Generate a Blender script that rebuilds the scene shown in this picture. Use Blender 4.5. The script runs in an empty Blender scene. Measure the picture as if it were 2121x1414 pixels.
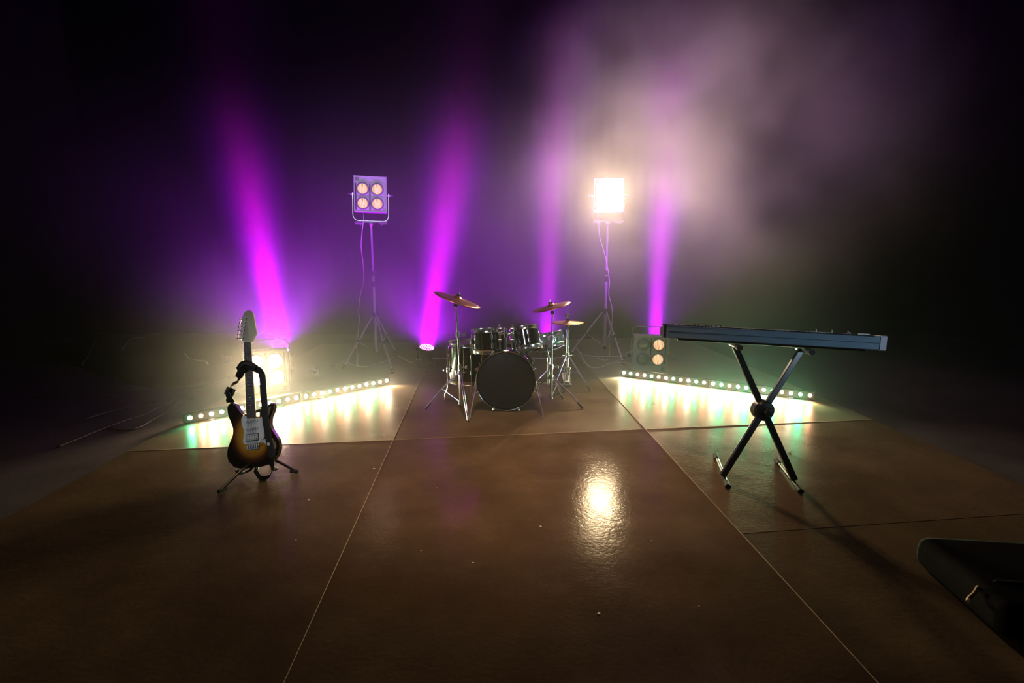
import bpy, bmesh, math, random
from mathutils import Vector, Matrix, Euler
random.seed(7)
PI = math.pi
S = bpy.context.scene
C = S.collection
# ---------------------------------------------------------------- camera
FPX, HCAM, PITCH = 1113.0, 1.40, math.atan(177/1113.0)
cd = bpy.data.cameras.new('camera'); cam = bpy.data.objects.new('camera', cd); C.objects.link(cam)
cd.sensor_width = 36; cd.lens = 36*FPX/2121; cd.clip_start = .02; cd.clip_end = 100
cam.location = (0, 0, HCAM); cam.rotation_euler = (PI/2-PITCH, 0, 0)
S.camera = cam
# ---------------------------------------------------------------- world, exposure
w = bpy.data.worlds.new('world'); S.world = w; w.use_nodes = True
w.node_tree.nodes['Background'].inputs[0].default_value = (.02, .02, .035, 1)
w.node_tree.nodes['Background'].inputs[1].default_value = .05
S.view_settings.view_transform = 'Standard'; S.view_settings.look = 'None'
S.view_settings.gamma = 1; S.view_settings.use_curve_mapping = False
S.view_settings.exposure = 0.0
cy = S.cycles
cy.max_bounces = 3; cy.diffuse_bounces = 1; cy.glossy_bounces = 2; cy.transmission_bounces = 3
cy.volume_bounces = 0; cy.use_denoising = True
try: cy.denoiser = 'OPENIMAGEDENOISE'
except Exception: pass
cy.sample_clamp_indirect = 3; cy.volume_step_rate = 2.0; cy.volume_max_steps = 64
cy.use_adaptive_sampling = True; cy.adaptive_threshold = .03
cy.caustics_reflective = False; cy.caustics_refractive = False

def lamp(kind, name, loc, target, color, power, **kw):
    d = bpy.data.lights.new(name, kind); d.color = color; d.energy = power
    for k, v in kw.items(): setattr(d, k, v)
    o = bpy.data.objects.new(name, d); C.objects.link(o); o.location = loc
    if target is not None:
        o.rotation_euler = (Vector(target)-Vector(loc)).to_track_quat('-Z', 'Y').to_euler()
    return o
# unseen lamps in front of the stage; the lamps noted below are added
lamp('SPOT', 'unseen_front_lamp', (5.6, .6, 1.9), (2.2, 3.35, .93), (.58, .80, 1), 560, spot_size=.34, spot_blend=1, shadow_soft_size=.15)
lamp('SPOT', 'unseen_front_lamp', (-1.5, -2.0, 4.2), (.0, 4.8, .6), (.78, .85, 1), 340, spot_size=.36, spot_blend=1, shadow_soft_size=.35)
lamp('SPOT', 'unseen_front_lamp', (-3.0, -1.0, 3.0), (-1.6, 3.4, .5), (.88, .95, 1), 230, spot_size=.30, spot_blend=1, shadow_soft_size=.2)
lamp('SPOT', 'added_overhead_fill', (.0, 2.7, 5.3), (.0, 3.75, 0), (1, .60, .33), 900, spot_size=.74, spot_blend=1, shadow_soft_size=.4)  # added overhead fill, brightens the middle of the floor

lamp('SPOT', 'unseen_front_lamp', (-.6, -1.6, 3.8), (-1.8, 6.9, 2.1), (.84, .92, 1), 800, spot_size=.16, spot_blend=1, shadow_soft_size=.1)  # added lamp, only to whiten the face of the left stand blinder
lamp('SPOT', 'added_smoke_fill', (3.0, 6.9, 5.5), (2.4, 6.2, 2.2), (1, .62, .58), 130, spot_size=1.5, spot_blend=1, shadow_soft_size=.3)  # added unseen lamp that brightens the smoke at upper right

# ---------------------------------------------------------------- picture pixel -> place
def ray(px, py):
    x, y = (px-1060.5)/FPX, (707-py)/FPX
    return Vector((x, math.cos(PITCH)+y*math.sin(PITCH), -math.sin(PITCH)+y*math.cos(PITCH)))
def P(px, py, d):                       # the point at depth d
    r = ray(px, py); return Vector((0, 0, HCAM))+r*(d/r.y)
def F(px, py, z=0.0):                   # the point at height z
    r = ray(px, py); return Vector((0, 0, HCAM))+r*((z-HCAM)/r.z)

# ---------------------------------------------------------------- materials
def mat(name, col, rough=.5, metal=0, var=.12, scale=12, bump=0, coat=0, emit=None, es=0, spec=.5):
    m = bpy.data.materials.new(name); m.use_nodes = True
    nt = m.node_tree; n = nt.nodes; l = nt.links; b = n['Principled BSDF']
    b.inputs['Metallic'].default_value = metal; b.inputs['Specular IOR Level'].default_value = spec
    b.inputs['Coat Weight'].default_value = coat; b.inputs['Coat Roughness'].default_value = .06
    tc = n.new('ShaderNodeTexCoord'); no = n.new('ShaderNodeTexNoise')
    no.inputs['Scale'].default_value = scale; no.inputs['Detail'].default_value = 5
    l.new(tc.outputs['Object'], no.inputs['Vector'])
    r = n.new('ShaderNodeMix'); r.data_type = 'RGBA'
    r.inputs[6].default_value = (*[c*(1-var) for c in col], 1); r.inputs[7].default_value = (*[min(1, c*(1+var)) for c in col], 1)
    l.new(no.outputs['Fac'], r.inputs[0]); l.new(r.outputs[2], b.inputs['Base Color'])
    mr = n.new('ShaderNodeMapRange'); mr.inputs[3].default_value = max(.02, rough*.8); mr.inputs[4].default_value = min(1, rough*1.2)
    l.new(no.outputs['Fac'], mr.inputs[0]); l.new(mr.outputs[0], b.inputs['Roughness'])
    if bump:
        bp = n.new('ShaderNodeBump'); bp.inputs['Strength'].default_value = bump; bp.inputs['Distance'].default_value = .01
        l.new(no.outputs['Fac'], bp.inputs['Height']); l.new(bp.outputs[0], b.inputs['Normal'])
    if emit:
        b.inputs['Emission Color'].default_value = (*emit, 1); b.inputs['Emission Strength'].default_value = es
        m.cycles.emission_sampling = 'NONE'
    return m
M = dict(
    black=mat('black_plastic', (.012, .012, .013), .38),
    rubber=mat('black_rubber', (.012, .012, .012), .8),
    steel=mat('brushed_steel', (.42, .43, .46), .35, .9),
    alu=mat('grey_painted_steel', (.36, .37, .40), .45, .25),
    housing=mat('grey_enamel', (.48, .50, .55), .5, .1, bump=.05, scale=60),
    ring=mat('grey_ring', (.22, .22, .24), .35, .4),
    dark=mat('dark_slot', (.008, .008, .009), .7),
    chrome=mat('chrome', (.85, .85, .90), .17, 1, var=.03),
    shell=mat('black_lacquer', (.006, .005, .006), .12, coat=1, var=.2),
    head=mat('black_and_unlit_drum_skin', (.012, .011, .011), .45),  # black bass drum head; on the toms the black paints unlit skin
    skin=mat('unlit_drum_skin', (.10, .10, .11), .5),  # snare skin, its shade painted in as dark grey
    snare=mat('steel_drum_shell', (.50, .54, .60), .22, .9),
    bronze=mat('cymbal_bronze', (.42, .20, .09), .30, .95, var=.06, scale=14),
    wire=mat('white_cable', (.62, .60, .58), .5),
    cable=mat('black_cable', (.015, .014, .014), .55),
    cloth=mat('black_cloth', (.0015, .0012, .0015), 1, scale=4, bump=0, spec=0),
    wall=mat('black_wall', (.003, .0026, .003), .9, scale=3, bump=.3),
    seam_lit=mat('pale_lit_seam_edge', (.34, .23, .13), .6),  # seam strips: light on the exposed edges put into the colour
    maple=mat('cream_maple', (.62, .55, .36), .4, coat=.3),
    rosewood=mat('dark_rosewood', (.045, .025, .018), .45, scale=50),
    guard=mat('white_plastic', (.62, .64, .66), .35),
    keyb=mat('blue_grey_metal_panel', (.16, .24, .30), .45, .3, scale=6, var=.2),
    endcap=mat('pale_silver_plastic', (.55, .52, .58), .35, .2),
    white=mat('off_white_plastic', (.6, .6, .58), .45),
    stand=mat('black_steel_tube', (.014, .016, .016), .3, .3),
    strap=mat('black_strap_webbing', (.010, .009, .009), .6, scale=200),
    orange=mat('orange_tag', (.7, .22, .10), .5),
    beige=mat('beige_cord', (.45, .33, .18), .7),
    bag=mat('black_nylon', (.004, .004, .004), .9, spec=.05),
    paper=mat('white_paper', (.8, .78, .72), .8),
)
# lens glass with the banded glow of a filament seen through ribbed glass
def lens(name, lo, hi, s):
    m = mat(name, (.12, .10, .07), .3, emit=hi, es=s)
    nt = m.node_tree; n = nt.nodes; l = nt.links; b = n['Principled BSDF']
    tc = n.new('ShaderNodeTexCoord'); wv = n.new('ShaderNodeTexNoise')
    mp = n.new('ShaderNodeMapping'); mp.inputs['Scale'].default_value = (120, 0, 3)
    l.new(tc.outputs['Object'], mp.inputs[0]); l.new(mp.outputs[0], wv.inputs['Vector'])
    wv.inputs['Scale'].default_value = 1.0; wv.inputs['Detail'].default_value = 1
    cr = n.new('ShaderNodeValToRGB'); cr.color_ramp.elements[0].position = .42; cr.color_ramp.elements[1].position = .52
    cr.color_ramp.elements[0].color = (*lo, 1); cr.color_ramp.elements[1].color = (*hi, 1)
    l.new(wv.outputs['Fac'], cr.inputs[0]); l.new(cr.outputs[0], b.inputs['Emission Color'])
    return m
M['lens_dim'] = lens('lit_ribbed_lens', (.85, .22, .03), (1, .80, .48), .95)
M['lens_hot'] = mat('bright_lens', (.9, .85, .7), .2, emit=(1, .86, .58), es=26)
M['lens_off'] = mat('unlit_glass_lens', (.30, .34, .38), .08, .3, coat=1, scale=30, bump=.3)
M['led_w'] = mat('white_led', (1, 1, .95), .3, emit=(1, .95, .82), es=45)
M['led_g'] = mat('green_led', (.5, 1, .7), .3, emit=(.35, 1, .5), es=42)
M['led_r'] = mat('red_led', (1, .6, .4), .3, emit=(1, .55, .30), es=42)
M['led_p'] = mat('pink_led', (1, .3, 1), .3, emit=(1, .22, .95), es=9)

def floor_mat(name, col, seed, rough=.25, streak=1.0):
    m = bpy.data.materials.new(name); m.use_nodes = True
    nt = m.node_tree; n = nt.nodes; l = nt.links; b = n['Principled BSDF']; b.inputs['Specular IOR Level'].default_value = .02
    tc = n.new('ShaderNodeTexCoord'); mp = n.new('ShaderNodeMapping'); mp.inputs['Location'].default_value = (seed, seed*2, 0)
    l.new(tc.outputs['Object'], mp.inputs[0])
    big = n.new('ShaderNodeTexNoise'); big.inputs['Scale'].default_value = 2.2; big.inputs['Detail'].default_value = 8; big.inputs['Roughness'].default_value = .62
    l.new(mp.outputs[0], big.inputs['Vector'])
    fine = n.new('ShaderNodeTexNoise'); fine.inputs['Scale'].default_value = 55; fine.inputs['Detail'].default_value = 6
    l.new(mp.outputs[0], fine.inputs['Vector'])
    # scuffs: a warped, stretched noise kept only at its thin ridges
    m2 = n.new('ShaderNodeMapping'); m2.inputs['Scale'].default_value = (1.3, 5.5, 1); m2.inputs['Rotation'].default_value = (0, 0, .5+seed)
    l.new(tc.outputs['Object'], m2.inputs[0])
    scf = n.new('ShaderNodeTexNoise'); scf.inputs['Scale'].default_value = 3.4; scf.inputs['Detail'].default_value = 3; scf.inputs['Distortion'].default_value = 1.4
    l.new(m2.outputs[0], scf.inputs['Vector'])
    sub = n.new('ShaderNodeMath'); sub.operation = 'SUBTRACT'; sub.inputs[1].default_value = .5; l.new(scf.outputs['Fac'], sub.inputs[0])
    ab = n.new('ShaderNodeMath'); ab.operation = 'ABSOLUTE'; l.new(sub.outputs[0], ab.inputs[0])
    rid = n.new('ShaderNodeMapRange'); rid.inputs[1].default_value = 0; rid.inputs[2].default_value = .006; rid.inputs[3].default_value = 1; rid.inputs[4].default_value = 0
    l.new(ab.outputs[0], rid.inputs[0])
    gate = n.new('ShaderNodeMapRange'); gate.inputs[1].default_value = .52; gate.inputs[2].default_value = .66; l.new(big.outputs['Fac'], gate.inputs[0])
    mul = n.new('ShaderNodeMath'); mul.operation = 'MULTIPLY'; l.new(rid.outputs[0], mul.inputs[0]); l.new(gate.outputs[0], mul.inputs[1])
    m3 = n.new('ShaderNodeMath'); m3.operation = 'MULTIPLY'; m3.inputs[1].default_value = .6*streak; l.new(mul.outputs[0], m3.inputs[0])
    r = n.new('ShaderNodeMix'); r.data_type = 'RGBA'
    r.inputs[6].default_value = (*[c*.45 for c in col], 1); r.inputs[7].default_value = (*[c*1.65 for c in col], 1)
    l.new(big.outputs['Fac'], r.inputs[0])
    r2 = n.new('ShaderNodeMix'); r2.data_type = 'RGBA'; r2.inputs[7].default_value = (col[0]*2.4, col[1]*2.2, col[2]*2, 1)
    l.new(m3.outputs[0], r2.inputs[0]); l.new(r.outputs[2], r2.inputs[6]); l.new(r2.outputs[2], b.inputs['Base Color'])
    ad = n.new('ShaderNodeMath'); ad.operation = 'MULTIPLY_ADD'; ad.inputs[1].default_value = .25; l.new(fine.outputs['Fac'], ad.inputs[0]); l.new(big.outputs['Fac'], ad.inputs[2])
    mr = n.new('ShaderNodeMapRange'); mr.inputs[1].default_value = .35; mr.inputs[2].default_value = .85; mr.inputs[3].default_value = rough*.8; mr.inputs[4].default_value = rough*1.45
    l.new(ad.outputs[0], mr.inputs[0]); l.new(mr.outputs[0], b.inputs['Roughness'])
    bp = n.new('ShaderNodeBump'); bp.inputs['Strength'].default_value = .40; bp.inputs['Distance'].default_value = .007
    l.new(ad.outputs[0], bp.inputs['Height']); l.new(bp.outputs[0], b.inputs['Normal'])
    return m

# ---------------------------------------------------------------- mesh helpers
class MB:
    def __init__(s): s.b = bmesh.new(); s.bev = False
    def box(s, c, d, rot=None, bev=0, taper=None):
        r = bmesh.ops.create_cube(s.b, size=1); vs = r['verts']
        for v in vs: v.co = Vector((v.co.x*d[0], v.co.y*d[1], v.co.z*d[2]))
        if taper:
            for v in vs:
                if v.co.z > 0: v.co.x *= taper; v.co.y *= taper
        if bev:
            s.bev = True
            es = list({e for v in vs for e in v.link_edges})
            nb = bmesh.ops.bevel(s.b, geom=es, offset=bev, segments=3, affect='EDGES', profile=.5)
            vs = list({v for f in nb['faces'] for v in f.verts} | {v for v in vs if v.is_valid})
        R = rot.to_matrix() if isinstance(rot, Euler) else (rot or Matrix.Identity(3))
        for v in vs: v.co = R @ v.co + Vector(c)
        return s
    def cyl(s, a, b_, r0, r1=None, n=16, cap=True):
        a, b_ = Vector(a), Vector(b_); r1 = r0 if r1 is None else r1
        q = (b_-a).to_track_quat('Z', 'Y').to_matrix()
        A, B = [], []
        for i in range(n):
            t = 2*PI*i/n; u = q @ Vector((math.cos(t), math.sin(t), 0))
            A.append(s.b.verts.new(a+u*r0)); B.append(s.b.verts.new(b_+u*r1))
        for i in range(n):
            j = (i+1) % n; s.b.faces.new((A[i], A[j], B[j], B[i]))
        if cap: s.b.faces.new(A[::-1]); s.b.faces.new(B)
        return s
    def tube(s, pts, r, n=8, closed=False):
        pts = [Vector(p) for p in pts]; rings = []; N = len(pts); up = None
        for k, p in enumerate(pts):
            if closed: t = (pts[(k+1) % N]-pts[k-1]).normalized()
            else: t = (pts[min(k+1, N-1)]-pts[max(k-1, 0)]).normalized()
            if up is None:
                up = Vector((0, 0, 1)) if abs(t.z) < .9 else Vector((1, 0, 0))
            x = up.cross(t).normalized(); y = t.cross(x).normalized(); up = y
            rr = r[k] if isinstance(r, (list, tuple)) else r
            rings.append([s.b.verts.new(p+x*math.cos(2*PI*i/n)*rr+y*math.sin(2*PI*i/n)*rr) for i in range(n)])
        R = range(N if closed else N-1)
        for k in R:
            a, c = rings[k], rings[(k+1) % N]
            for i in range(n):
                j = (i+1) % n; s.b.faces.new((a[i], a[j], c[j], c[i]))
        if not closed: s.b.faces.new(rings[0][::-1]); s.b.faces.new(rings[-1])
        return s
    def lathe(s, prof, org=(0, 0, 0), axis=(0, 0, 1), n=40, squash=1):
        q = Vector(axis).to_track_quat('Z', 'Y').to_matrix(); o = Vector(org); rings = []
        for (r, z) in prof:
            if r < 1e-6: rings.append([s.b.verts.new(o+q @ Vector((0, 0, z)))])
            else: rings.append([s.b.verts.new(o+q @ Vector((r*math.cos(2*PI*i/n), r*math.sin(2*PI*i/n), z))) for i in range(n)])
        for a, c in zip(rings, rings[1:]):
            for i in range(n):
                j = (i+1) % n
                f = [a[i % len(a)], a[j % len(a)], c[j % len(c)], c[i % len(c)]]
                u = []
                for v in f:
                    if v not in u: u.append(v)
                if len(u) > 2: s.b.faces.new(u)
        return s
    def sph(s, c, r, n=12, sc=(1, 1, 1)):
        v = bmesh.ops.create_uvsphere(s.b, u_segments=n, v_segments=max(6, n//2), radius=r)['verts']
        for k in v: k.co = Vector((k.co.x*sc[0], k.co.y*sc[1], k.co.z*sc[2]))+Vector(c)
        return s
    def prism(s, out, y0, y1, bev=0, axis='y'):
        mk = (lambda x, z, y: (x, y, z)) if axis == 'y' else ((lambda x, y, z: (x, y, z)) if axis == 'z' else (lambda a, b_, x: (x, a, b_)))
        A = [s.b.verts.new(mk(p[0], p[1], y0)) for p in out]; B = [s.b.verts.new(mk(p[0], p[1], y1)) for p in out]
        fs = [s.b.faces.new(A), s.b.faces.new(B[::-1])]
        N = len(out)
        for i in range(N): s.b.faces.new((A[i], B[i], B[(i+1) % N], A[(i+1) % N]))
        if bev:
            s.bev = True
            es = list(set(fs[0].edges) | set(fs[1].edges))
            bmesh.ops.bevel(s.b, geom=es, offset=bev, segments=3, affect='EDGES', profile=.5)
        return s
    def ribbon(s, pts, wdir, wd, th=.0025):
        pts = [Vector(p) for p in pts]; N = len(pts); rows = []
        for k, p in enumerate(pts):
            t = (pts[min(k+1, N-1)]-pts[max(k-1, 0)]).normalized()
            wv = Vector(wdir[k] if isinstance(wdir, list) else wdir); wv = (wv-t*wv.dot(t)).normalized(); nn = t.cross(wv)
            h = wv*wd/2; q = nn*th/2
            rows.append([s.b.verts.new(p+h+q), s.b.verts.new(p-h+q), s.b.verts.new(p-h-q), s.b.verts.new(p+h-q)])
        for a, c in zip(rows, rows[1:]):
            for i in range(4): s.b.faces.new((a[i], a[(i+1) % 4], c[(i+1) % 4], c[i]))
        s.b.faces.new(rows[0][::-1]); s.b.faces.new(rows[-1])
        return s
    def xf(s, m):
        bmesh.ops.transform(s.b, matrix=m, verts=s.b.verts[:]); return s
    def build(s, name, m, parent=None, loc=(0, 0, 0), rot=(0, 0, 0), ang=35, label=None):
        bmesh.ops.recalc_face_normals(s.b, faces=s.b.faces[:])
        me = bpy.data.meshes.new(name); s.b.to_mesh(me); s.b.free()
        me.materials.append(m if not isinstance(m, str) else M[m])
        for p in me.polygons: p.use_smooth = True
        try: me.set_sharp_from_angle(angle=math.radians(ang))
        except Exception: pass
        o = bpy.data.objects.new(name, me); C.objects.link(o); o.location = loc; o.rotation_euler = rot
        if s.bev:
            md = o.modifiers.new('face_normals', 'WEIGHTED_NORMAL'); md.keep_sharp = True; md.weight = 80
        if parent is not None: o.parent = parent
        if label: o['label'] = label
        return o
def thing(name, label, cat, loc=(0, 0, 0), rot=(0, 0, 0), group=None):
    o = bpy.data.objects.new(name, None); C.objects.link(o); o.location = loc; o.rotation_euler = rot
    o.empty_display_size = .05
    return tag(o, label, cat, group)
def tag(o, label, cat, group=None, kind=None):
    o['label'] = label; o['category'] = cat
    if group: o['group'] = group
    if kind: o['kind'] = kind
    return o
def struct(o, label=None, cat=None):
    o['kind'] = 'structure'
    if label: o['label'] = label
    if cat: o['category'] = cat
    return o
def smooth_path(pts, k=8):
    pts = [Vector(p) for p in pts]; q = [pts[0]*2-pts[1]]+pts+[pts[-1]*2-pts[-2]]; out = []
    for i in range(1, len(q)-2):
        a, b, c, d = q[i-1:i+3]
        for j in range(k):
            t = j/k
            out.append(.5*((2*b)+(c-a)*t+(2*a-5*b+4*c-d)*t*t+(3*b-a-3*c+d)*t**3))
    out.append(pts[-1]); return out
def dup(root):
    r = root.copy(); C.objects.link(r)
    for ch in list(root.children):
        c = ch.copy(); C.objects.link(c); c.parent = r
        for g in list(ch.children):
            d = g.copy(); C.objects.link(d); d.parent = c
    return r

# ================================================================ THE ROOM
X0, X1, Y0, Y1, ZC = -7.5, 7.5, -3.2, 9.8, 5.6
fl = floor_mat('grey_concrete', (.075, .066, .068), 3.1, .5, .3)
struct(MB().box(((X0+X1)/2, (Y0+Y1)/2, -.05), (X1-X0, Y1-Y0, .1)).build('floor', fl))
def curtain(name, a, b):
    mb = MB(); a, b = Vector(a), Vector(b); L = (b-a).length; n = int(L/.045); t = (b-a)/L; nn = Vector((-t.y, t.x, 0))
    lo, hi = [], []
    for i in range(n+1):
        s_ = L*i/n; off = .05*.055*math.sin(s_*13+2*math.sin(s_*1.7))+.002*math.sin(s_*31)
        p = a+t*s_; lo.append(mb.b.verts.new((p+nn*off*1.3)+Vector((0, 0, .005)))); hi.append(mb.b.verts.new((p+nn*off*.6)+Vector((0, 0, ZC-.02))))
    for i in range(n): mb.b.faces.new((lo[i], lo[i+1], hi[i+1], hi[i]))
    return mb.build(name, 'cloth', ang=180)
struct(MB().box(((X0+X1)/2, Y1+.1, ZC/2), (X1-X0+.4, .1, ZC)).build('wall_back', 'wall'))
struct(MB().box((X0-.1, (Y0+Y1)/2, ZC/2), (.1, Y1-Y0+.4, ZC)).build('wall_left', 'wall'))
struct(MB().box((X1+.1, (Y0+Y1)/2, ZC/2), (.1, Y1-Y0+.4, ZC)).build('wall_right', 'wall'))
struct(MB().box(((X0+X1)/2, Y0-.1, ZC/2), (X1-X0+.4, .1, ZC)).build('wall_front', 'wall'))
struct(MB().box(((X0+X1)/2, (Y0+Y1)/2, ZC+.05), (X1-X0+.4, Y1-Y0+.4, .1)).build('ceiling', 'wall'))
tag(curtain('stage_curtain', (X0+.2, Y1-.16, 0), (X1-.2, Y1-.16, 0)), 'black pleated backdrop curtain hanging across the back of the stage', 'curtain')

# stage boards: rows of dark sheets laid edge to edge, the seams read off the floor
def line(a, b): a, b = F(*a), F(*b); return a, (b-a)
def meet(l1, l2):
    (p, d), (q, e) = l1, l2; den = d.x*e.y-d.y*e.x
    t = ((q.x-p.x)*e.y-(q.y-p.y)*e.x)/den; return Vector((p.x+d.x*t, p.y+d.y*t, 0))
EL, SL, SR, ER = line((384, 869), (158, 994)), line((838, 860), (620, 1345)), line((1309, 860), (1620, 1200)), line((1549, 758), (2050, 975))
H1 = line((360, 932), (1740, 873))
dv = (H1[1]).normalized()
def hline(p): return (Vector(p), dv)
HB, HF, HF2 = hline((0, 8.9, 0)), hline((0, .6, 0)), (F(1540, 1107), dv)
def panel(cs, label, col, seed, z=0.006, rough=.25):
    ctr = sum(cs, Vector())/4
    cs2 = [c+(ctr-c).normalized()*.004 for c in cs]
    mb = MB().prism([(c.x-ctr.x, c.y-ctr.y) for c in cs2], 0, z, bev=.0015, axis='z')
    o = mb.build('stage_floor_sheet', floor_mat('stage_sheet', col, seed, rough), loc=(ctr.x, ctr.y, 0))
    return struct(o, label, 'stage floor')
BC = (.088, .061, .037)
cols = [EL, SL, SR, ER]
names = ['left', 'middle', 'right']
for i in range(3):
    a, b = cols[i], cols[i+1]
    panel([meet(a, H1), meet(b, H1), meet(b, HB), meet(a, HB)], f'brown stage floor sheet of the back row, {names[i]} of three',
          (.16, .13, .10) if i == 2 else ((.12, .09, .066) if i == 0 else BC), .7*i+.3, .0075 if i != 1 else .006, .30)
    if i < 2:
        panel([meet(a, HF), meet(b, HF), meet(b, H1), meet(a, H1)], f'brown stage floor sheet of the front row, {names[i]} of three', BC, 1.9+i*.83, .006, .115)
    else:
        panel([meet(a, HF2), meet(b, HF2), meet(b, H1), meet(a, H1)], 'brown stage floor sheet under the keyboard stand', (.100, .068, .044), 4.4, .006, .24)
        panel([meet(a, HF), meet(b, HF), meet(b, HF2), meet(a, HF2)], 'brown stage floor sheet nearest the camera on the right side', BC, 5.6, .006, .24)

k = 0
def strip(p, q, wd=.006):  # pale strip painted as the light a sheet edge catches
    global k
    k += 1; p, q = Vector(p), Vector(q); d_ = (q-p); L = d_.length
    struct(MB().box((0, 0, 0), (L, wd, .004)).build(f'seam_highlight_{k}', 'seam_lit', loc=((p.x+q.x)/2, (p.y+q.y)/2, .0062), rot=(0, 0, math.atan2(d_.y, d_.x))), 'pale strip painting the light caught by an exposed stage floor seam edge', 'floor seam')
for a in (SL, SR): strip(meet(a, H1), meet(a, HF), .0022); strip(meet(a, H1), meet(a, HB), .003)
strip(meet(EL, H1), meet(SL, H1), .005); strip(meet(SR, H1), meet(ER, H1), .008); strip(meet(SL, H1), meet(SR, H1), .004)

# black cloth lying on the concrete at the left
edge = [(-30, 700), (60, 742), (160, 758), (230, 782), (262, 794), (310, 801), (380, 804), (430, 797), (500, 775), (560, 752)]
mb = MB(); front = [F(*p, .012) for p in edge]; nr = 14; rows = []
for p in front:
    p.x = max(p.x, X0+.15); back = Vector((min(p.x*1.25, p.x), 9.62, .012)); back.x = max(back.x, X0+.15); row = []
    for k in range(nr):
        q = p.lerp(back, k/(nr-1)); q.z = .012+(0 if k == 0 else .018*abs(math.sin(q.x*5+q.y*3)+.6*math.sin(q.x*2.1-q.y*6)))
        row.append(mb.b.verts.new(q))
    rows.append(row)
for a, b in zip(rows, rows[1:]):
    for k in range(nr-1): mb.b.faces.new((a[k], b[k], b[k+1], a[k+1]))
o = mb.build('floor_cloth', 'cloth', ang=180)
sm = o.modifiers.new('thickness', 'SOLIDIFY'); sm.thickness = .008
tag(o, 'black cloth spread over the grey floor left of the stage', 'cloth')

# ================================================================ FOUR-LAMP BLINDERS
BW, BH, BD = .40, .445, .15
def blinder(name, label, loc, rot, mode, group='four-lamp blinder lights'):
    """origin at the pivot axis; front faces -Y; wide plate with the maker's mark at +Z; yoke hangs to -Z"""
    t = thing(name, label, 'stage light', loc, rot, group)
    mb = MB().box((0, BD/2, 0), (BW, BD, BH), bev=.006)
    mb.box((0, -.004, BH/2-.04), (BW-.012, .006, .076), bev=.002)
    for s in (-1, 1): mb.box((s*(BW/2-.003), -.006, 0), (.006, .014, BH))
    mb.box((0, -.006, -BH/2+.003), (BW, .014, .006))
    for k in range(5): mb.box((0, BD+.004, -.16+k*.06), (.30, .012, .012))
    body = mb.build('housing', 'housing', t)
    mb = MB()
    for x in (-.178, -.005): mb.box((x, -.0045, -.035), (.013, .006, .325))
    mb.build('vent_slot', 'dark', t)
    # maker's mark: framed ring with a tick
    mk = MB(); cx, cz = -.158, BH/2-.045
    for (x, z, w_, h_) in ((0, .017, .038, .004), (0, -.017, .038, .004), (-.017, 0, .004, .034), (.017, 0, .004, .034)):
        mk.box((cx+x, -.009, cz+z), (w_, .003, h_))
    mk.tube([(cx+.011*math.cos(a), -.009, cz+.011*math.sin(a)) for a in [PI*.35+PI*1.35*k/14 for k in range(15)]], .002, 6)
    mk.box((cx+.008, -.009, cz-.005), (.003, .003, .013))
    mk.build('maker_mark', 'dark', t)
    cpos = []
    for (cx, ix) in ((-.093, 0), (.085, 1)):
        for cz in (.062, -.118):
            fr = MB().box((cx, -.005, cz), (.152, .006, .168), bev=.0015)
            for sx in (-1, 1):
                for sz in (-1, 1): fr.cyl((cx+sx*.062, -.006, cz+sz*.066), (cx+sx*.062, -.012, cz+sz*.066), .005, n=8)
            fr.build('lamp_plate', 'housing', t)
            l0 = MB().lathe([(.062, 0), (.078, 0), (.080, .006), (.076, .012), (.066, .014), (.062, .006), (.062, -.0)], (cx, -.008, cz), (0, -1, 0), 36).build('lamp_ring', 'ring', t)
            lit = {'hot': 'lens_hot', 'dim': 'lens_dim', 'half': 'lens_dim' if ix == 0 else 'lens_off'}[mode]
            MB().lathe([(.061, .001), (.052, .006), (.035, .010), (.015, .012), (0, .0125)], (0, 0, 0), (0, -1, 0), 32).build('lamp_lens', lit, t, loc=(cx, -.009, cz),
                label='glowing lens' if lit != 'lens_off' else 'unlit glass lens')
            cpos.append((cx, cz, lit))
    # yoke
    yk = []
    R = .07; hw = BW/2+.022; zb = -.325; steps = 6
    yk += [(-hw, BD/2, .02), (-hw, BD/2, zb+R)]
    yk += [(-hw+R-R*math.cos(a), BD/2, zb+R-R*math.sin(a)) for a in [PI/2*k/steps for k in range(1, steps+1)]]
    yk += [(hw-R+R*math.sin(a), BD/2, zb+R-R*math.cos(a)) for a in [PI/2*k/steps for k in range(0, steps)]]
    yk += [(hw, BD/2, zb+R), (hw, BD/2, .02)]
    mb = MB().ribbon(yk, (0, 1, 0), .032, .006); mb.build('yoke', 'steel', t)
    for s in (-1, 1):
        k = MB().cyl((s*BW/2, BD/2, 0), (s*(hw+.008), BD/2, 0), .009).lathe([(0, 0), (.016, 0), (.018, .006), (.016, .016), (.006, .020), (0, .020)], (s*(hw+.004), BD/2, 0), (s, 0, 0), 16)
        k.cyl((s*(hw+.02), BD/2, 0), (s*(hw+.055), BD/2, .002), .004, n=8)
        k.build('tilt_knob', 'steel', t)
    return t, cpos
def lamp_lights(loc, rot, cpos, power, color, size=1.9, rad=.05):
    R = Euler(rot).to_matrix()
    for (cx, cz, lit) in cpos:
        if lit == 'lens_off': continue
        p = Vector(loc)+R @ Vector((cx, -.06, cz)); q = Vector(loc)+R @ Vector((cx, -2, cz))
        lamp('SPOT', 'blinder_lamp', p, q, color, power, spot_size=size, spot_blend=.6, shadow_soft_size=rad)
WARM = (1, .74, .42)
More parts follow.
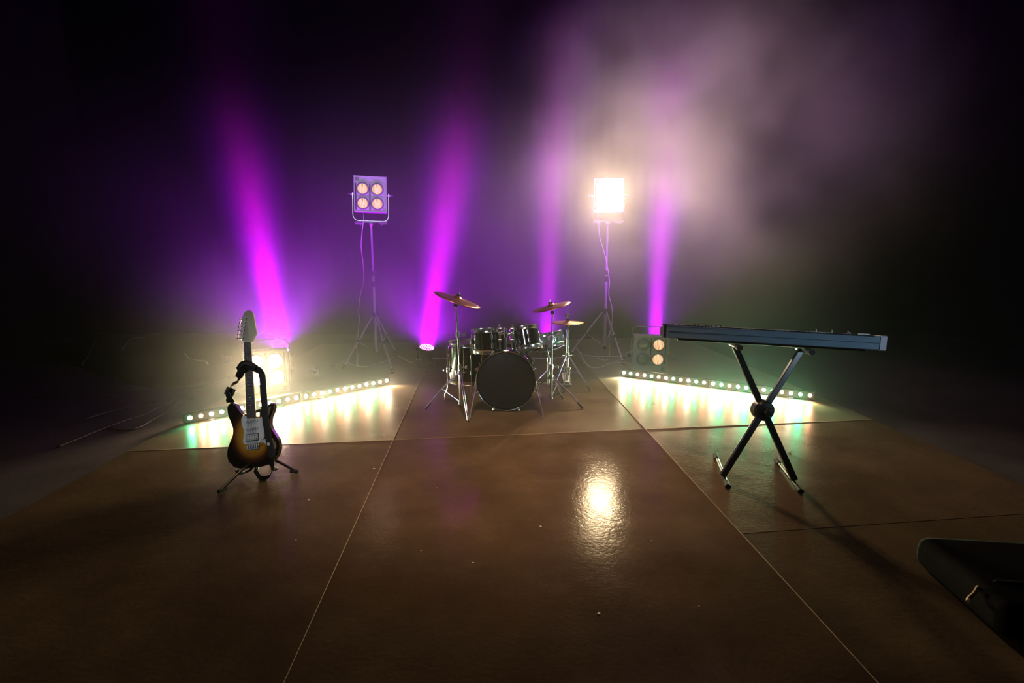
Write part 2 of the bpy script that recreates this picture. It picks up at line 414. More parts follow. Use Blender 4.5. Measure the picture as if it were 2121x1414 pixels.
# on the stands
BL = Vector((P(767, 400, 7.0).x, 7.0, P(767, 402, 7.0).z)); rotL = (-.03, .025, .20)
b1, c1 = blinder('blinder_light', 'grey four-lamp blinder on the left stand, its ribbed lenses glowing softly', BL, rotL, 'dim')
lamp_lights(BL, rotL, c1, 1.6, (1, .7, .4))
BR = Vector((P(1261, 402, 7.5).x, 7.5, P(1261, 404, 7.5).z)); rotR = (.0, .0, -.15)
b2, c2 = blinder('blinder_light', 'blinder on the right stand, all four lamps dazzling white', BR, rotR, 'hot')
lamp_lights(BR, rotR, c2, 150, WARM, 2.0)
# on the floor, upside down with the yoke as a handle
pL = F(556, 815); fL = Vector((pL.x, pL.y, BH/2+.005)); rfL = (0, PI-.03, .30)
b3, c3 = blinder('blinder_light', 'dazzling four-lamp blinder on the floor behind the guitar', fL, rfL, 'hot')
lamp_lights(fL, rfL, c3, 65, WARM, 1.7)
pR = F(1345, 771); fR = Vector((pR.x, pR.y, BH/2+.005)); rfR = (0, PI+.02, -.12)
b4, c4 = blinder('blinder_light', 'blinder on the floor by the keyboard with two of its four lamps lit', fR, rfR, 'half')
lamp_lights(fR, rfR, c4, 1.5, (1, .7, .4))

# ================================================================ LIGHT STANDS
def light_stand(label, base, top, feet, hubz):
    t = thing('light_stand', label, 'tripod stand', base, group='tall tripod light stands')
    B = Vector(base); top = top-B.z
    for (z0, z1, r, nm) in ((.10, hubz+.55, .019, 'lower_tube'), (hubz+.55, top-.75, .016, 'middle_tube'), (top-.78, top, .013, 'upper_tube')):
        MB().cyl((0, 0, z0), (0, 0, z1), r, n=20).build(nm, 'alu', t)
    for z, r in ((hubz+.55, .026), (top-.78, .023)):
        k = MB().cyl((0, 0, z-.04), (0, 0, z+.03), r, n=20); k.cyl((r*.6, -.012, z), (r+.045, -.02, z), .006, n=8); k.sph((r+.05, -.021, z), .013)
        k.build('collar', 'black', t)
    MB().cyl((0, 0, hubz-.03), (0, 0, hubz+.035), .034, n=20).build('leg_hub', 'black', t)
    MB().cyl((0, 0, .08), (0, 0, .13), .026, n=16).build('foot_collar', 'black', t)
    for f in feet:
        f = Vector(f)-B; d = Vector((f.x, f.y, 0)).normalized(); a = d*.045+Vector((0, 0, hubz-.01)); e = Vector((f.x, f.y, .022))
        mid = a.lerp(e, .50)
        lg = MB().cyl(a, e, .0125, n=14).build('leg', 'alu', t)
        MB().cyl(mid-(e-a)*.02, mid+(e-a)*.02, .018, n=14).build('leg_clamp', 'black', lg)
        MB().cyl(e+(a-e)*.05, e-Vector((0, 0, .013)), .017, .019, n=14).build('rubber_foot', 'rubber', lg)
        MB().cyl(mid, (0, 0, .11), .006, n=8).build('brace', 'alu', t)
    h = MB().lathe([(.013, 0), (.020, .01), (.030, .035), (.030, .045), (0, .045)], (0, 0, top-.05), (0, 0, 1), 20)
    h.box((0, 0, top+.008), (.42, .03, .014)); h.cyl((-.20, 0, top-.012), (-.10, 0, top-.012), .008, n=8); h.cyl((.10, 0, top-.012), (.20, 0, top-.012), .009, n=8)
    h.cyl((-.14, 0, top-.04), (-.14, 0, top), .007, n=8); h.cyl((.14, 0, top-.04), (.14, 0, top), .007, n=8)
    h.build('mounting_bar', 'steel', t)
    return t
def yoke_bottom(loc, rot): return Vector(loc)+Euler(rot).to_matrix() @ Vector((0, BD/2, -.328))
yb = yoke_bottom(BL, rotL); baseL = Vector((yb.x, yb.y, 0))
fA, fC = F(712, 765), F(813, 775)
light_stand('grey tripod light stand on the left, cable hanging beside its pole', (baseL.x, baseL.y, .006), yb.z-.018, [fA, fC, (baseL.x+.12, baseL.y+.62, 0)], .62)
yb2 = yoke_bottom(BR, rotR); baseR = Vector((yb2.x, yb2.y, 0))
light_stand('grey tripod light stand behind the hi-hat, under the brightest blinder', (baseR.x, baseR.y, .006), yb2.z-.018, [F(1181, 737), F(1291, 757), (baseR.x+.25, baseR.y+.58, 0)], .62)
def cable(pts, r, m, label, cat='cable', name='power_cable', k=8, group=None):
    o = MB().tube(smooth_path(pts, k), r, 8).build(name, m, ang=180); return tag(o, label, cat, group)
d = 7.06
hang = [P(753, 437, d+.1), P(753, 455, d-.02), P(750, 480, d-.03), P(748, 510, d-.03), P(752, 545, d), P(753, 580, d), P(746, 612, d), P(743, 640, d), P(744, 665, d), P(741, 695, d), P(738, 718, d-.05), P(741, 735, d-.1), F(742, 757, .016), F(760, 760, .016)]
cable(hang, .0055, 'wire', 'white cable hanging from the softly glowing blinder on the left stand')
d = 7.5
hang = [P(1238, 440, d+.12), P(1240, 456, d), P(1241, 480, d), P(1244, 498, d), P(1251, 520, d-.06), P(1257, 545, d-.08), P(1262, 580, d-.06), P(1261, 610, d-.05), P(1267, 635, d-.05), P(1268, 665, d-.02), P(1262, 700, d-.02), P(1262, 735, d), F(1256, 746, .016), F(1235, 741, .016)]
cable(hang, .0055, 'wire', 'white cable hanging from the dazzling blinder on the right stand')

# ================================================================ PURPLE PAR CANS
def par(label, pos, lean, tilt, power, spill, size=.19):
    """disc centre at pos; leans sideways and tips towards the camera"""
    R = Euler((tilt, lean, 0)).to_matrix()
    t = thing('par_can', label, 'stage light', pos, (tilt, lean, 0), 'purple uplighters on the floor')
    MB().lathe([(0, -.20), (.05, -.20), (.07, -.17), (.088, -.12), (.098, -.05), (.101, 0), (.104, .004), (.101, .010), (.096, .008), (.096, -.006), (0, -.006)], n=36).build('can', 'black', t)
    fins = MB()
    for k in range(10):
        a = 2*PI*k/10; fins.box((.086*math.cos(a), .086*math.sin(a), -.12), (.02, .004, .09), rot=Euler((0, 0, a)))
    fins.build('cooling_fins', 'black', t)
    led = MB()
    for rr, n in ((.0, 1), (.030, 6), (.056, 12), (.080, 18)):
        for k in range(n):
            a = 2*PI*k/n+rr*9; led.sph((rr*math.cos(a), rr*math.sin(a), 0), .0085, 8, (1, 1, .5))
    led.build('led_cluster', 'led_p', t)
    # yoke feet: two arms in the world frame that stand on the floor
    Ri = R.inverted(); arms = []
    gz = -pos.z+.010
    for s in (-1, 1):
        pv = Vector((s*.112, 0, -.06)); a = R @ pv
        sx = Vector((math.cos(lean)*s, 0, 0))
        mb = MB()
        path = [a, Vector((a.x+s*.005, a.y+.03, gz+.05)), Vector((a.x, a.y+.05, gz)), Vector((a.x*.2, a.y+.05, gz))] if s < 0 else [a, Vector((a.x+s*.005, a.y-.05, gz+.05)), Vector((a.x, a.y-.07, gz)), Vector((a.x*.2, a.y-.07, gz))]
        mb.ribbon([Ri @ p for p in path], Ri @ Vector((0, 1, 0)), .026, .004); mb.build('yoke_leg', 'black', t)
        MB().cyl((s*.095, 0, -.06), (s*.135, 0, -.06), .014, n=14).build('tilt_knob', 'black', t)
    n = R @ Vector((0, 0, 1)); p = Vector(pos)+n*.016
    lamp('AREA', 'par_beam', p, p+n, (.50, .0, 1.0), power, shape='DISK', size=size, spread=math.radians(25))
    lamp('AREA', 'par_beam', p+n*.002, p+n, (1.0, .0, .72), power*.42, shape='DISK', size=size*.85, spread=math.radians(13))
    lamp('SPOT', 'par_spill', p+n*.02, p+n, (.50, .0, 1.0), spill, spot_size=math.radians(140), spot_blend=1, shadow_soft_size=.05)
    return t
d = 6.2; par('purple uplighter nearest the guitar, behind the floor blinder', P(583, 727, d), math.radians(-2.6), math.radians(10), 85, 620)
d = 6.6; par('purple uplighter standing alone between left light stand and drums', P(884, 719, d), math.radians(11.5), math.radians(15), 66, 640)
d = 6.9; par('purple uplighter hidden behind the snare drum', P(1133, 703, d), math.radians(.8), math.radians(2), 30, 460)
d = 7.1; par('purple uplighter behind the half-lit blinder by the keyboard', P(1357, 703, d), math.radians(3.6), math.radians(-11), 58, 170)

# ================================================================ LED BARS
def led_bar(a, b, label, aim, outer, green=6):
    a, b = Vector(a), Vector(b); L = (b-a).length; t_ = (b-a)/L; ang = math.atan2(t_.y, t_.x)
    nrm = Vector((t_.y, -t_.x, 0))
    if nrm.dot(Vector(aim)-a) < 0: ang += PI; a, b = b, a; t_ = -t_; nrm = -nrm; flip = True
    else: flip = False
    t = thing('led_bar', label, 'light bar', (a.x, a.y, .008), (0, 0, ang), 'low light bars along the stage')
    # local: x along, -y front
    prof = [(-.022, .012), (-.026, .085), (-.012, .092), (.03, .088), (.034, .012), (.02, .004), (-.014, .004)]
    MB().prism(prof, .012, L-.012, axis='x').build('housing', 'black', t)
    for x in (.006, L-.006): MB().prism([(p[0]*1.06, p[1]*1.03-.001) for p in prof], x-.006, x+.006, axis='x').build('end_cap', 'black', t)
    for k, x in enumerate((.2, L-.2)): MB().box((x, .0, .004), (.04, .11, .007)).build('foot', 'steel', t)
    for i in range(12):
        j = 11-i if flip else i; x = L*(i+.5)/12; g = (j+outer) % 3
        cm = ('led_w', 'led_g', 'led_r')[g]
        MB().lathe([(.017, 0), (.016, .007), (.010, .013), (0, .015)], (0, 0, 0), (0, -1, 0), 16).build('led_lens', cm, t, loc=(x, -.025, .050))
        p = a+t_*x+nrm*.045; p.z = .060
        col, pw, sz, up = [((1, .78, .48), 24, 2.3, -.28), ((.10, 1, .42), green, 2.8, -.12), ((1, .42, .22), 15, 2.2, -.32)][g]
        lamp('SPOT', 'led_lamp', p, p+nrm+Vector((0, 0, up)), col, pw, spot_size=sz, spot_blend=.9, shadow_soft_size=.012)
    return t
LA, LB = F(380, 866, .058), F(805, 786, .058); LM = LA.lerp(LB, .5)
led_bar(LA, LM-(LB-LA)*.003, 'light bar behind the guitar, the outer of the left pair', (0, 3.5, 0), 1, 9)
led_bar(LM+(LB-LA)*.003, LB, 'light bar running up to the left light stand', (0, 3.5, 0), 1)
RA, RB = F(1287, 770, .058), F(1688, 819, .058); RM = RA.lerp(RB, .5)
led_bar(RA, RM-(RB-RA)*.003, 'light bar in front of the half-lit floor blinder', (0, 3.0, 0), 0, 10)
led_bar(RM+(RB-RA)*.003, RB, 'light bar seen between the legs of the keyboard stand', (0, 3.0, 0), 0, 34)

# ================================================================ ELECTRIC GUITAR
gb = F(527, 968, .085); gy = gb.y
gr = Euler((math.radians(-17), math.radians(-6.5), math.radians(2)), 'XYZ')
gt = thing('electric_guitar', 'sunburst electric guitar with a white pickguard leaning on its stand', 'guitar', gb, tuple(gr))
K = 1.0
half = [(0, 0), (.06, .002), (.105, .018), (.142, .052), (.162, .100), (.160, .148), (.140, .190), (.120, .228), (.112, .262), (.118, .300), (.134, .335), (.144, .368), (.138, .390), (.120, .392), (.104, .372), (.088, .345), (.068, .322), (.045, .312), (.031, .316),
        (-.031, .330), (-.048, .334), (-.068, .350), (-.086, .380), (-.104, .412), (-.126, .424), (-.146, .410), (-.152, .378), (-.146, .335), (-.132, .295), (-.122, .255), (-.126, .215), (-.146, .172), (-.164, .125), (-.164, .075), (-.142, .030), (-.085, .004)]
def closed_smooth(pts, k=4):
    N = len(pts); out = []
    for i in range(N):
        a, b, c, d = [Vector((*pts[(i+j) % N], 0)) for j in (-1, 0, 1, 2)]
        for j in range(k):
            t = j/k; v = .5*((2*b)+(c-a)*t+(2*a-5*b+4*c-d)*t*t+(3*b-a-3*c+d)*t**3); out.append((v.x, v.y))
    return out
sun = mat('sunburst_lacquer', (.3, .2, .05), .14, coat=1)
n_ = sun.node_tree.nodes; l_ = sun.node_tree.links
tc = n_.new('ShaderNodeTexCoord'); mp = n_.new('ShaderNodeMapping'); mp.vector_type = 'POINT'
mp.inputs['Location'].default_value = (0, 0, -1.12); mp.inputs['Scale'].default_value = (7.0, 0, 5.6)
l_.new(tc.outputs['Object'], mp.inputs[0])
ln = n_.new('ShaderNodeVectorMath'); ln.operation = 'LENGTH'; l_.new(mp.outputs[0], ln.inputs[0])
cr = n_.new('ShaderNodeValToRGB'); e = cr.color_ramp.elements
e[0].position = .30; e[0].color = (.72, .42, .05, 1); e[1].position = 1.02; e[1].color = (.010, .006, .004, 1)
q = e.new(.62); q.color = (.45, .20, .02, 1); q = e.new(.84); q.color = (.08, .025, .008, 1)
l_.new(ln.outputs['Value'], cr.inputs[0]); l_.new(cr.outputs[0], n_['Principled BSDF'].inputs['Base Color'])
MB().prism(closed_smooth(half), 0, .045, bev=.008).build('body', sun, gt, ang=50)
guard = [(-.030, .325), (-.058, .328), (-.066, .300), (-.060, .262), (-.052, .225), (-.060, .180), (-.058, .155), (-.030, .148), (.030, .148), (.058, .152), (.085, .135), (.115, .110), (.135, .098), (.145, .115), (.135, .150), (.112, .190), (.100, .228), (.096, .262), (.104, .300), (.118, .335), (.124, .362), (.116, .368), (.102, .345), (.084, .322), (.060, .308), (.031, .310)]
gd = MB().prism(closed_smooth(guard, 3), -.0035, .002).build('pickguard', 'guard', gt)
for k, z in enumerate((.292, .245)):
    pk = MB().box((0, -.006, z), (.076, .008, .018), bev=.004).build('pickup', 'guard', gt)
    pp = MB()
    for j in range(6): pp.cyl((-.026+j*.0105, -.009, z-(.0 if k else 0)), (-.026+j*.0105, -.0115, z), .0026, n=8)
    pp.build('pole_pieces', 'dark', pk)
hb = MB().box((0, -.006, .190), (.074, .008, .040), bev=.004).build('humbucker_pickup', 'guard', gt)
pp = MB()
for j in range(6):
    for dz in (-.010, .010): pp.cyl((-.026+j*.0105, -.009, .190+dz), (-.026+j*.0105, -.0115, .190+dz), .0024, n=8)
for x, z, w_, h_ in ((0, .211, .076, .0025), (0, .169, .076, .0025), (-.038, .190, .0025, .042), (.038, .190, .0025, .042)): pp.box((x, -.0095, z), (w_, .003, h_))
pp.build('pole_pieces', 'dark', hb)
MB().lathe([(0, 0), (.013, 0), (.011, .014), (.009, .016), (0, .016)], (.068, -.004, .182), (0, -1, 0), 20).build('volume_knob', 'guard', gt)
MB().lathe([(0, 0), (.013, 0), (.011, .014), (.009, .016), (0, .016)], (.105, -.004, .135), (0, -1, 0), 20).build('tone_knob', 'guard', gt)
MB().lathe([(.0, 0), (.010, 0), (.010, .003), (.006, .005), (0, .005)], (.135, -.001, .085), (0, -1, 0), 16).build('output_jack', 'chrome', gt)
br = MB().box((0, -.005, .128), (.080, .009, .030), bev=.002)
for j in range(6): br.box((-.0275+j*.011, -.013, .132), (.0085, .008, .022), bev=.001)
br.cyl((.034, -.012, .125), (.060, -.030, .150), .002, n=8)
br.build('bridge', 'steel', gt, label='dark metal tremolo bridge')
# neck, fingerboard, headstock
def lathe_neck():
    mb = MB(); secs = []
    for z, w_, dp in ((.30, .056, .024), (.34, .055, .022), (.44, .053, .021), (.60, .048, .020), (.74, .044, .019), (.80, .042, .018)):
        ring = []
        for k in range(11):
            a = PI*k/10; ring.append(mb.b.verts.new((w_/2*math.cos(a), .0+dp*math.sin(a)*.9, z)))
        ring.append(mb.b.verts.new((-w_/2, -.005, z))); ring.append(mb.b.verts.new((w_/2, -.005, z)))
        secs.append(ring)
    for a, b in zip(secs, secs[1:]):
        N = len(a)
        for i in range(N): mb.b.faces.new((a[i], a[(i+1) % N], b[(i+1) % N], b[i]))
    mb.b.faces.new(secs[0]); mb.b.faces.new(secs[-1][::-1]); return mb
nk = lathe_neck().build('neck', 'maple', gt)
fb = MB().prism([(-.028, .312), (.028, .312), (.0212, .800), (-.0212, .800)], -.011, -.0055).build('fingerboard', 'rosewood', nk)
fr = MB(); z = .140+.660
for k in range(21):
    zz = .140+.660*2**(-(k+1)/12.); wd = .0424+.0136*((.800-zz)/.488)
    fr.cyl((-wd/2, -.0115, zz), (wd/2, -.0115, zz), .0014, n=6)
fr.build('frets', 'chrome', nk)
MB().box((0, -.010, .802), (.043, .012, .005)).build('nut', 'guard', nk)
dots = MB()
for zz in (.70, .635, .578, .525, .44, .39): dots.cyl((0, -.0111, zz), (0, -.0116, zz), .0035, n=10)
dots.build('fret_markers', 'guard', nk)
hs = [(-.021, .800), (.021, .800), (.026, .820), (.040, .838), (.050, .850), (.048, .872), (.043, .905), (.040, .940), (.038, .965), (.026, .985), (.004, .992), (-.014, .984), (-.026, .960), (-.034, .920), (-.040, .870), (-.044, .835), (-.036, .815)]
hs = [(x*1.12+.006, (z-.8)*1.10+.8) for x, z in hs]
hd = MB().prism(hs, -.004, .012, bev=.002).build('headstock', 'maple', gt)
for j in range(6):
    zz = .835+j*.025; xx = -.028+.0052*j
    tn = MB().cyl((xx, -.004, zz), (xx, -.016, zz), .0042, n=10).cyl((xx, -.003, zz), (xx, -.006, zz), .007, n=12)
    tn.cyl((xx-.005, .006, zz), (xx-.034, .006, zz), .003, n=8).sph((xx-.040, .006, zz), .009, 10, (.6, 1, 1.1)).box((xx-.012, .014, zz), (.018, .012, .016), bev=.002)
    tn.build('tuning_peg', 'chrome', hd)
st = MB()
for j in range(6):
    xx = -.0275+j*.011; st.tube([(xx, -.015, .132), (xx*.62, -.0145, .802), (-.028+.0052*j, -.012, .835+j*.025)], .0007, 5)
st.build('strings', 'steel', gt)
# strap: hangs over the neck, down both sides, tail under the body
sp = MB()
loop = smooth_path([(-.128, -.004, .425), (-.120, -.03, .450), (-.128, -.035, .490), (-.098, -.030, .530), (-.060, -.030, .560), (-.040, -.038, .600), (.0, -.030, .640), (.040, -.030, .628), (.078, -.022, .600), (.090, -.020, .560), (.092, -.022, .480), (.094, -.022, .400), (.096, -.022, .300), (.105, -.020, .200), (.116, -.018, .110), (.122, -.018, .040), (.115, -.010, -.020), (.085, -.004, -.060), (.040, 0, -.070), (.010, .010, -.040), (-.01, .022, -.012)], 6)
wds = [Vector((math.cos(.4), .2, math.sin(.4))) for _ in loop]
N = len(loop)
wdir = []
for k in range(N):
    u = k/(N-1)
    if u < .22: wdir.append(Vector((.7, -.5, .5)))
    elif u < .42: wdir.append(Vector((.2, -.35, .9)))
    elif u < .75: wdir.append(Vector((1, -.25, .1)))
    else: wdir.append(Vector((.6, -.6, .5)))
sp.ribbon(loop, wdir, .046, .003)
sp.box((-.122, -.018, .492), (.060, .010, .052), rot=Euler((0, .5, 0)), bev=.004)
sp.build('strap', 'strap', gt, ang=180)
MB().ribbon(smooth_path([(-.060, -.036, .628), (-.03, -.044, .655), (.0, -.046, .662), (.03, -.042, .650), (.062, -.032, .625)], 6), (.1, .25, 1), .034, .004).build('strap_pad', 'strap', gt, ang=180)
for (x, y, z) in ((-.128, .02, .424), (.01, .022, .0)): MB().cyl((x, y, z), (x, y, z+(.014 if z > .1 else -.014)), .006, n=10).build('strap_button', 'chrome', gt)

# guitar stand
gR = gr.to_matrix()
def gl(v): return gb+gR @ Vector(v)
sb = Vector((gb.x+.005, gb.y+.08, .006))
ts = thing('guitar_stand', 'black folding tripod stand holding the sunburst guitar', 'guitar stand', sb)
hub = Vector((0, 0, .165))
gb_l = gb-sb
upz = Vector(gl((0, .13, .36)))-sb
for f in (F(453, 1024), F(618, 981)):
    f = Vector((f.x-sb.x, f.y-sb.y, .012)); lg = MB().tube(smooth_path([Vector((0, 0, .10))+f.normalized()*.02, Vector((f.x*.4, f.y*.4, .090)), f+Vector((-f.x, -f.y, 0)).normalized()*.02+Vector((0, 0, .006)), f], 5), .0085, 10).build('leg', 'stand', ts)
    MB().tube([f+Vector((-f.x, -f.y, .02)).normalized()*.05, f], .0125, 10).build('rubber_foot', 'rubber', lg)
f = Vector((-.06, .30, .012)); lg = MB().tube([Vector((0, 0, .10)), f], .0085, 10).build('leg', 'stand', ts); MB().tube([f*.85+Vector((0, 0, .016)), f], .0125, 10).build('rubber_foot', 'rubber', lg)
MB().cyl((0, 0, .06), (0, .02, .14), .020, n=16).build('leg_hub', 'black', ts)
MB().cyl((0, .01, .12), upz, .0095, n=12).build('upright_tube', 'stand', ts)
cr_ = MB(); cw = .10
for s in (-1, 1):
    a = gl((s*.075+.01, .075, .012))-sb; b = gl((s*.105+.01, .06, -.026))-sb; c = gl((s*.110+.01, -.012, -.022))-sb; e_ = gl((s*.112+.01, -.02, .002))-sb
    MB().tube([Vector((0, 0, .10)), a*.55+Vector((0, 0, .04)), a-Vector((0, 0, .03)), b, c, e_], .008, 10).build('cradle_arm', 'stand', ts)
    MB().tube([b.lerp(c, .3), c, e_], .0115, 10).build('foam_sleeve', 'rubber', ts)
bk = [gl((s*.06, .062, .350))-sb for s in (-1, 1)]
MB().tube([bk[0], upz, bk[1]], .010, 10).build('back_rest', 'rubber', ts)

# ================================================================ DRUM KIT
def drum(t, R, H, shellm='shell', lugs=6, lugl=None, depth_axis=None, topm='skin', botm='skin', hoopm='chrome', hw=.014):
    """local axis z, from 0 to H, added to parent t"""
    MB().lathe([(R-.008, .004), (R, .004), (R, H-.004), (R-.008, H-.004)], n=56).build('shell', shellm, t)
    for z0, nm, s in ((H, 'batter', 1), (0, 'resonant', -1)):
        MB().lathe([(0, z0+s*.004), (R-.012, z0+s*.004), (R-.004, z0-s*.002), (R+.002, z0-s*.006)], n=56).build('drum_head', topm if s > 0 else botm, t)
        h = MB(); zz = z0-s*.004
        h.lathe([(R+.004, zz-s*.018), (R+.009, zz-s*.018), (R+.006, zz-s*.012), (R+.006, zz+s*.014), (R+.010, zz+s*.018), (R+.003, zz+s*.018), (R+.002, zz+s*.010), (R+.002, zz-s*.012), (R+.004, zz-s*.018)], n=56)
        h.build('hoop', hoopm, t)
    for k in range(lugs):
        a = 2*PI*k/lugs+.3
        ca, sa = math.cos(a), math.sin(a); rr = R+.010
        lg = MB()
        for zc in ((H*.30, H*.70) if H > .17 else (H*.5,)):
            lg.box((ca*(R+.008), sa*(R+.008), zc), (.018, .020, .046), rot=Euler((0, 0, a)), bev=.005)
        lg.cyl((ca*rr, sa*rr, -.004), (ca*rr, sa*rr, H+.004), .0032, n=8)
        for zc in (-.008, H+.008): lg.cyl((ca*rr, sa*rr, zc-.008), (ca*rr, sa*rr, zc+.008), .006, n=8)
        lg.build('tension_lug', 'chrome', t)
def aim_rot(axis):
    return Vector(axis).to_track_quat('Z', 'Y').to_euler()
# bass drum
BRd = .262; bcx, bcy = P(1048, 860, 4.72).x, 4.72
tb = thing('bass_drum', 'large black bass drum standing at the front of the kit', 'drum', (bcx, bcy, .006), group='drum kit')
bz = BRd+.018
def yring(R0, R1, y0, y1): return [(R1, y0), (R0, y0), (R0, y1), (R1, y1), (R1, y0)]
MB().lathe([(BRd-.008, .02), (BRd, .02), (BRd, .40), (BRd-.008, .40)], (0, 0, bz), (0, 1, 0), 72).build('shell', 'shell', tb)
for y, s in ((.02, -1), (.40, 1)):
    MB().lathe([(0, y+s*.004), (BRd-.012, y+s*.004), (BRd-.003, y)], (0, 0, bz), (0, 1, 0), 72).build('drum_head', 'head', tb)
    hp = MB().lathe([(BRd+.002, y-.018), (BRd+.014, y-.018), (BRd+.016, y), (BRd+.014, y+.018), (BRd+.002, y+.018), (BRd+.002, y-.018)], (0, 0, bz), (0, 1, 0), 72).build('hoop', 'shell', tb)
    MB().tube([((BRd+.009)*math.cos(a), y+s*.019, bz+(BRd+.009)*math.sin(a)) for a in [2*PI*k/72 for k in range(72)]], .0042, 6, True).build('hoop_edge', 'chrome', hp)
for k in range(8):
    a = PI/8+k*PI/4; ca, sa = math.cos(a), math.sin(a)
    for y0, s in ((.02, -1), (.40, 1)):
        lg = MB(); R_ = BRd+.010
        lg.box((ca*(BRd+.010), y0-s*.085, bz+sa*(BRd+.010)), (.020, .060, .022), rot=Euler((0, -a, 0)), bev=.006)
        lg.cyl((ca*(R_+.012), y0-s*.06, bz+sa*(R_+.012)), (ca*(R_+.012), y0+s*.024, bz+sa*(R_+.012)), .0035, n=8)
        lg.box((ca*(R_+.008), y0+s*.020, bz+sa*(R_+.008)), (.034, .016, .022), rot=Euler((0, -a, 0)), bev=.004)
        lg.cyl((ca*(R_+.012), y0+s*.024, bz+sa*(R_+.012)), (ca*(R_+.012), y0+s*.042, bz+sa*(R_+.012)), .0075, n=10)
        lg.build('tension_lug', 'chrome', tb)
for s, fx in ((-1, F(973, 868)), (1, F(1126, 868))):
    f = fx-Vector((bcx, bcy, 0)); f.z = .006
    a = Vector((s*(BRd+.005), .07, bz-.045))
    sp_ = MB().cyl(a, a.lerp(f, .55), .0085, n=12).cyl(a.lerp(f, .5), f+Vector((0, 0, .012)), .0055, n=10).cyl(f+(a-f)*.06, f, .009, .004, n=10)
    sp_.cyl(a+Vector((s*.018, .012, 0)), a.lerp(f, .40)+Vector((s*.018, .012, 0)), .0035, n=8)
    sp_.build('spur', 'chrome', tb)
    MB().box((s*(BRd+.006), .07, bz-.03), (.028, .050, .050), bev=.006).build('spur_bracket', 'chrome', tb)
# tom mount
mt = MB().box((0, .05, bz+BRd+.012), (.062, .055, .016), bev=.004).box((0, .0, bz+BRd-.005), (.045, .012, .045), taper=.6, bev=.003)
mt.cyl((0, .06, bz+BRd), (0, .075, bz+BRd+.21), .0125, n=16)
mt.cyl((0, .072, bz+BRd+.13), (0, .073, bz+BRd+.17), .022, n=16)
mt.build('tom_holder', 'chrome', tb)
ml = MB()
for s in (-1, 1):
    ml.cyl((s*.0, .074, bz+BRd+.15), (s*.050, .074, bz+BRd+.165), .011, n=12); ml.sph((s*.055, .072, bz+BRd+.168), .020, 14)
    ml.cyl((s*.055, .072, bz+BRd+.02), (s*.055, .072, bz+BRd+.25), .0095, n=12)
    for zz in (.10, .20): ml.box((s*.055, .065, bz+BRd+zz), (.034, .034, .030), bev=.005); ml.cyl((s*.055, .05, bz+BRd+zz), (s*.055, .025, bz+BRd+zz), .006, n=8)
ml.build('tom_arm', 'chrome', tb)
# toms
def tom(label, ctr, R, H, axis, group='drum kit', lugs=6, **kw):
    ax = Vector(axis).normalized(); base = Vector(ctr)-ax*H/2
    t = thing('tom_drum', label, 'drum', base, aim_rot(ax), group); drum(t, R, H, lugs=lugs, topm='head', botm='head', **kw)  # tom skins take the black as their shade
    b_ = MB(); b_.box((0, 0, 0), (.03, .03, .05), bev=.004)
    return t, b_
c = P(1012, 705, 4.93); t1, bb = tom('black rack tom left of the tom holder', c, .152, .20, (-.05, .10, 1)); bb.xf(Matrix.Translation((.165, -.02, .10))).build('mount_bracket', 'chrome', t1)
c = P(1088, 702, 4.95); t2, bb = tom('smaller black rack tom right of the holder, tilted towards the snare', c, .128, .19, (-.16, .34, 1)); bb.xf(Matrix.Translation((-.140, -.02, .10))).build('mount_bracket', 'chrome', t2)
# floor tom with three legs
fx = P(967, 740, 5.15); fx.z = 0
t3 = thing('floor_tom', 'black floor tom on three chrome legs behind the left cymbal stand', 'drum', (fx.x, fx.y, .20), (0, 0, 0), 'drum kit')
drum(t3, .178, .37, lugs=8, topm='head', botm='head')
for a in (math.radians(205), math.radians(320), math.radians(85)):
    ca, sa = math.cos(a), math.sin(a); R_ = .178+.022
    lg = MB().tube([(ca*R_, sa*R_, .33), (ca*R_, sa*R_, -.06), (ca*(R_+.03), sa*(R_+.03), -.12), (ca*(R_+.03), sa*(R_+.03), -.182)], .0055, 10).build('leg', 'chrome', t3)
    MB().cyl((ca*(R_+.03), sa*(R_+.03), -.165), (ca*(R_+.03), sa*(R_+.03), -.163), .010, .012, n=12).build('rubber_foot', 'rubber', lg)
    MB().box((ca*(.178+.014), sa*(.178+.014), .12), (.034, .034, .055), rot=Euler((0, 0, a)), bev=.005).cyl((ca*(R_+.01), sa*(R_+.01), .12), (ca*(R_+.045)-sa*.01, sa*(R_+.045)+ca*.01, .12), .006, n=8).build('leg_bracket', 'chrome', t3)
# snare
sc = P(1131, 704, 5.35); ax = Vector((-.20, .14, 1)).normalized(); H = .115
t4 = thing('snare_drum', 'steel snare drum tilted on its stand behind the right tom', 'drum', sc-ax*H/2, aim_rot(ax), 'drum kit')
drum(t4, .172, H, 'snare', 8, botm='skin')
MB().box((0, -.186, .06), (.05, .022, .07), bev=.004).box((.0, -.20, .075), (.018, .02, .05), bev=.003).build('snare_strainer', 'chrome', t4)
MB().box((.186, 0, .06), (.022, .05, .07), bev=.004).box((.20, .0, .075), (.02, .018, .05), bev=.003).build('butt_plate', 'chrome', t4)
sbse = Vector((sc.x+.03, sc.y+.0, .006))
t5 = thing('snare_stand', 'chrome snare stand with basket arms under the steel snare', 'drum stand', sbse, group='drum hardware stands')
top = sc-ax*(H/2+.03)-sbse
MB().cyl((0, 0, .10), (0, 0, .36), .0125, n=14).build('lower_tube', 'steel', t5)
MB().cyl((0, 0, .34), top-Vector((0, 0, .03)), .009, n=14).cyl((0, 0, .33), (0, 0, .38), .019, n=14).cyl((0, 0, .36), (.06, -.02, .36), .005, n=8).build('upper_tube', 'chrome', t5)
bR = aim_rot(ax).to_matrix()
